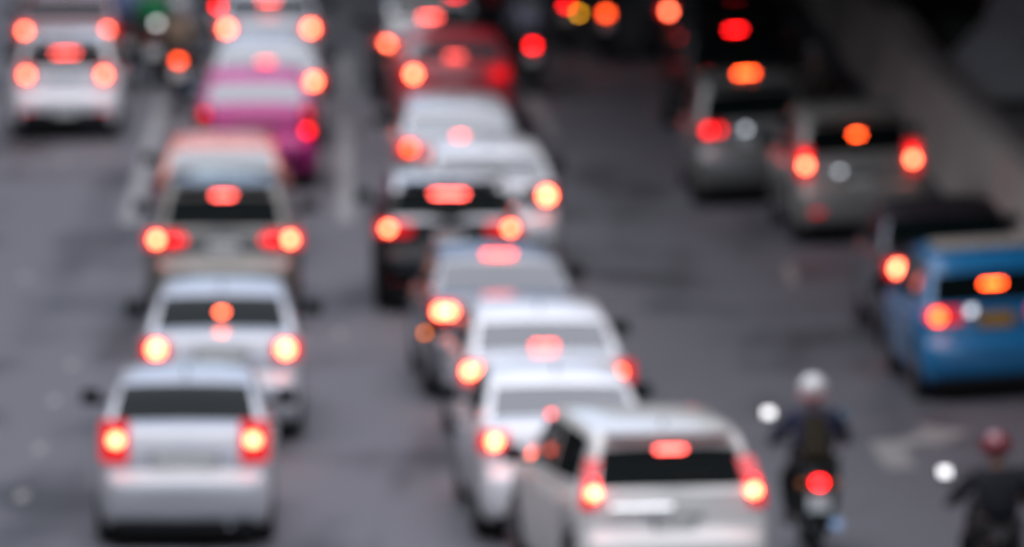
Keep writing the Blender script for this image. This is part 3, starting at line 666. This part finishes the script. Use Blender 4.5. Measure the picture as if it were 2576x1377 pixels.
    MB().box((0, -.40, lz - .19), (.21, .008, .17), bev=.003, rot=Matrix.Rotation(R(-14), 3, 'X')).build('number_plate', pm, t)
    st_ = MB(); st_.tube([(0, -.30, lz - .12), (0, -.38, lz - .20)], .015, 6); st_.tube([(0, -.2, .70), (0, -.34, .62)], .015, 6); st_.build('plate_bracket', M_BLACK, t)
    return t, o, yr

M_SKYMIR = mat('mirror silver', (.9, .92, .9), 0.03, 1.0)
def rider(label, o, yr, jacket, trousers, helmet, backpack=None, visor_band=None):
    t = thing('person', label, 'person', o, yr, None); t.scale = (1, 1, .935)
    J = {'pelvis': ((0, .10, .98), (.155, .12)), 'waist': ((0, .13, 1.12), (.14, .11)), 'chest': ((0, .19, 1.32), (.165, .12)), 'neck0': ((0, .22, 1.47), (.075, .07)),
         'neck': ((0, .24, 1.53), .055), 'jaw': ((0, .28, 1.60), (.065, .075)), 'head': ((0, .28, 1.69), (.078, .09)), 'crown': ((0, .27, 1.76), (.06, .07))}
    E = [('pelvis', 'waist'), ('waist', 'chest'), ('chest', 'neck0'), ('neck0', 'neck'), ('neck', 'jaw'), ('jaw', 'head'), ('head', 'crown')]
    arms = {}; legs = {}
    for s, n in ((-1, 'l'), (1, 'r')):
        arms[n] = {'sh' + n: ((s * .17, .20, 1.43), .062), 'el' + n: ((s * .31, .42, 1.22), .045), 'fa' + n: ((s * .34, .62, 1.11), .038), 'wr' + n: ((s * .34, .79, 1.105), .028), 'pa' + n: ((s * .33, .85, 1.095), (.035, .022))}
        legs[n] = {'hi' + n: ((s * .11, .14, .93), .092), 'kn' + n: ((s * .21, .56, .80), .062), 'ca' + n: ((s * .21, .55, .60), .052), 'an' + n: ((s * .20, .50, .39), .036), 'to' + n: ((s * .21, .68, .345), (.042, .03))}
        J.update(arms[n]); J.update(legs[n])
        E += [('chest', 'sh' + n), ('sh' + n, 'el' + n), ('el' + n, 'fa' + n), ('fa' + n, 'wr' + n), ('wr' + n, 'pa' + n), ('pelvis', 'hi' + n), ('hi' + n, 'kn' + n), ('kn' + n, 'ca' + n), ('ca' + n, 'an' + n), ('an' + n, 'to' + n)]
        for q in range(4):   # fingers closing over the grip
            x = s * (.30 + .02 * q); a, b_, c_ = 'f%s%da' % (n, q), 'f%s%db' % (n, q), 'f%s%dc' % (n, q)
            J[a] = ((x, .89, 1.10), .010); J[b_] = ((x, .905, 1.065), .009); J[c_] = ((x, .88, 1.04), .008)
            E += [('pa' + n, a), (a, b_), (b_, c_)]
        J['t' + n] = ((s * .285, .84, 1.075), .011); J['u' + n] = ((s * .28, .87, 1.05), .009); E += [('pa' + n, 't' + n), ('t' + n, 'u' + n)]
    skin_mesh('body', J, E, SKIN, t)
    g = 1.34
    def grow(k, f=g): r = J[k][1]; return (J[k][0], tuple(a * f for a in r) if isinstance(r, tuple) else r * f)
    up = {k: grow(k) for k in ('pelvis', 'waist', 'chest', 'neck0')}
    ue = [('pelvis', 'waist'), ('waist', 'chest'), ('chest', 'neck0')]
    for n in 'lr':
        for k in ('sh', 'el', 'fa', 'wr'): up[k + n] = grow(k + n, 1.5)
        ue += [('chest', 'sh' + n), ('sh' + n, 'el' + n), ('el' + n, 'fa' + n), ('fa' + n, 'wr' + n)]
    skin_mesh('jacket', up, ue, jacket, t)
    lo = {'pelvis': grow('pelvis', 1.1)}; le = []
    for n in 'lr':
        for k in ('hi', 'kn', 'ca', 'an'): lo[k + n] = grow(k + n, 1.38)
        le += [('pelvis', 'hi' + n), ('hi' + n, 'kn' + n), ('kn' + n, 'ca' + n), ('ca' + n, 'an' + n)]
    skin_mesh('trousers', lo, le, trousers, t)
    for s in (-1, 1): MB().box((s * .205, .60, .335), (.10, .27, .09), bev=.035, top=.8).build('shoe', M_BLACK, t)
    hm = MB(); vs, fs = [], []; nu, nv = 20, 12
    for j in range(nv + 1):
        a = R(118) * j / nv
        for i in range(nu):
            th = 2 * math.pi * i / nu; r = math.sin(a) * (1 if a < R(95) else .97)
            vs.append((.138 * r * math.cos(th), .28 + .158 * r * math.sin(th), 1.685 + .145 * math.cos(a)))
    for j in range(nv):
        for i in range(nu): fs.append((j * nu + i, j * nu + (i + 1) % nu, (j + 1) * nu + (i + 1) % nu, (j + 1) * nu + i))
    ho_ = hm.add(vs, fs).build('helmet', helmet, t)
    vv = MB(); vs, fs = [], []
    for j, (z, rr) in enumerate([(1.60, 1.0), (1.66, 1.04), (1.72, 1.02)]):
        for i in range(11):
            th = R(20 + 14 * i); vs.append((.142 * rr * math.cos(th), .28 + .163 * rr * math.sin(th), z))
    for j in range(2):
        for i in range(10): fs.append((j * 11 + i, j * 11 + i + 1, j * 11 + 12 + i, j * 11 + 11 + i))
    vv.add(vs, fs).build('visor', M_GLASS, ho_)
    if visor_band:
        MB().lathe([(-.025, .137), (-.02, .146), (.02, .146), (.025, .137)], (0, .27, 1.62), axis='z', n=24).build('helmet_trim', visor_band, ho_)
    return t

def backpack(label, o, yr, m):
    t = thing('backpack', label, 'backpack', o, yr); t.scale = (1, 1, .935)
    b = MB(); b.box((0, -.03, 1.24), (.27, .17, .44), bev=.06, top=.85, rot=Matrix.Rotation(R(-8), 3, 'X')); b.build('bag', m, t)
    p = MB(); p.box((0, -.125, 1.16), (.21, .05, .20), bev=.02, rot=Matrix.Rotation(R(-8), 3, 'X')); p.build('pocket', m, t)
    for s in (-1, 1): MB().tube([(s * .09, .05, 1.42), (s * .10, .16, 1.49), (s * .11, .32, 1.42), (s * .12, .33, 1.2)], .018, 6).build('strap', m, t)

NAVYC = cloth('navy', (.012, .016, .05)); BLACKC = cloth('black', (.010, .010, .012)); BROWNC = cloth('olive brown', (.035, .026, .012))
TANC = cloth('tan', (.20, .135, .09)); GREENC = cloth('green', (.0, .16, .05)); LAV = cloth('lavender grey', (.22, .22, .27)); BLUEC = cloth('slate blue', (.10, .13, .24))
HWHITE = paint('helmet white', (.70, .68, .67), rough=.3); HRED = paint("helmet red", (.20, .006, .018)); HGREY = paint('helmet grey', (.45, .44, .44)); HBLACK = paint('helmet black', (.012, .012, .014)); HMINT = paint('helmet mint', (.30, .44, .38))
HPINK = mat('helmet pink trim', (.55, .22, .22), .4)

mc, o, yr = motorcycle('black motorcycle with red tail light, right of the angled white SUV', 2060, 1213, 3.0, BLACK, lz=.78, light=('red', 2.4, 1.15), mirror=(40, None))
rider('rider in white helmet and navy jacket wearing a dark backpack, lower right', o, yr, NAVYC, BLACKC, HWHITE, visor_band=HPINK)
backpack('dark olive-brown backpack on the back of the white-helmeted rider', o, yr, BROWNC)
mc, o, yr = motorcycle('dark motorcycle cut by the bottom right corner with a bright left mirror', 2532, 1410, 5.0, BLACK, lz=.66, light=('deep', .6, 1.0), plate='w', mirror=(40, None))
rider('rider in dark red helmet and black clothes at the bottom right corner', o, yr, cloth('black blue', (.006, .007, .012)), BLACKC, HRED)
mc, o, yr = motorcycle('motorcycle with orange-red tail light and grey plate right of the white hatchback', 449, 153, 1.0, BLACK, lz=.80, light=('orange', 1.0, 1.2), plate='w', mirror=(40, None))
rider('rider in tan jacket and pale grey helmet in the gap left of the silver sedans', o, yr, TANC, BLACKC, HGREY)
mc, o, yr = motorcycle('dark motorcycle ridden by the green-clad rider, partly behind the tan rider', 385, 100, 1.0, DARK, lz=.78, light=('deep', .1, .6), plate='w', mirror=(None, None))
rider('rider in bright green vest and pale mint helmet at top left', o, yr, GREENC, BLACKC, HMINT)
mc, o, yr = motorcycle('dark blue motorcycle beside the maroon car at the top left', 318, 84, 1.0, NAVY, lz=.78, light=('deep', .1, .6), plate='w')
rider('rider in slate blue jacket beside the maroon car', o, yr, BLUEC, BLACKC, paint('helmet slate', (.20, .22, .30)))
mc, o, yr = motorcycle('top-edge motorcycle with bright red tail light left of the silver sedan', 547, 17, 1.2, DARK, lz=.80, light=('red', 2.4, 1.2), plate='w')
rider('rider in black in the upper left, just behind the last silver sedan', o, yr, BLACKC, BLACKC, HBLACK)
mc, o, yr = motorcycle('dark motorcycle with crimson tail light right of the red sedan', 1340, 115, 4.0, BLACK, lz=.80, light=('red', 1.8, 1.3), plate='g')
rider('rider in lavender-grey shirt right of the red sedan near the top', o, yr, LAV, BLACKC, HBLACK)
mc, o, yr = motorcycle('dark motorcycle with yellow indicator lit beside its red lamp, top centre', 1425, 12, 4.0, BLACK, lz=.82, light=('red', 1.6, 1.2), plate='g')
MB().ball((.20, -.42, .68), (.036, .02, .036)).build('indicator', lamp('amber', 1.7), mc)
rider('rider in black jacket on the motorcycle with the yellow indicator', o, yr, BLACKC, BLACKC, HBLACK)
mc, o, yr = motorcycle('dark motorcycle with wide orange-red tail light, right of the yellow indicator', 1524, 34, 4.0, BLACK, lz=.82, light=('orange', .9, 1.5), plate='g')
rider('rider in charcoal clothes on the motorcycle with the wide orange-red light', o, yr, cloth('charcoal', (.03, .03, .032)), BLACKC, HBLACK)
mc, o, yr = motorcycle('dark motorcycle with orange tail light in front of the silver-grey SUV by the barrier', 2067, 273, 5.0, BLACK, lz=.84, light=('orange', 1.6, 1.4), plate='g')
rider('rider in dark brown clothes close to the barrier beyond the silver-grey SUV', o, yr, cloth('dark brown', (.03, .022, .018)), BLACKC, HBLACK)

if __name__ == '__main__':
    for a in range(len(CARS)):
        print('CAR %5.1f-%5.1f x %5.2f  %s' % (CARS[a][1].y, CARS[a][1].y + CARS[a][2], CARS[a][1].x, CARS[a][0][:60]))
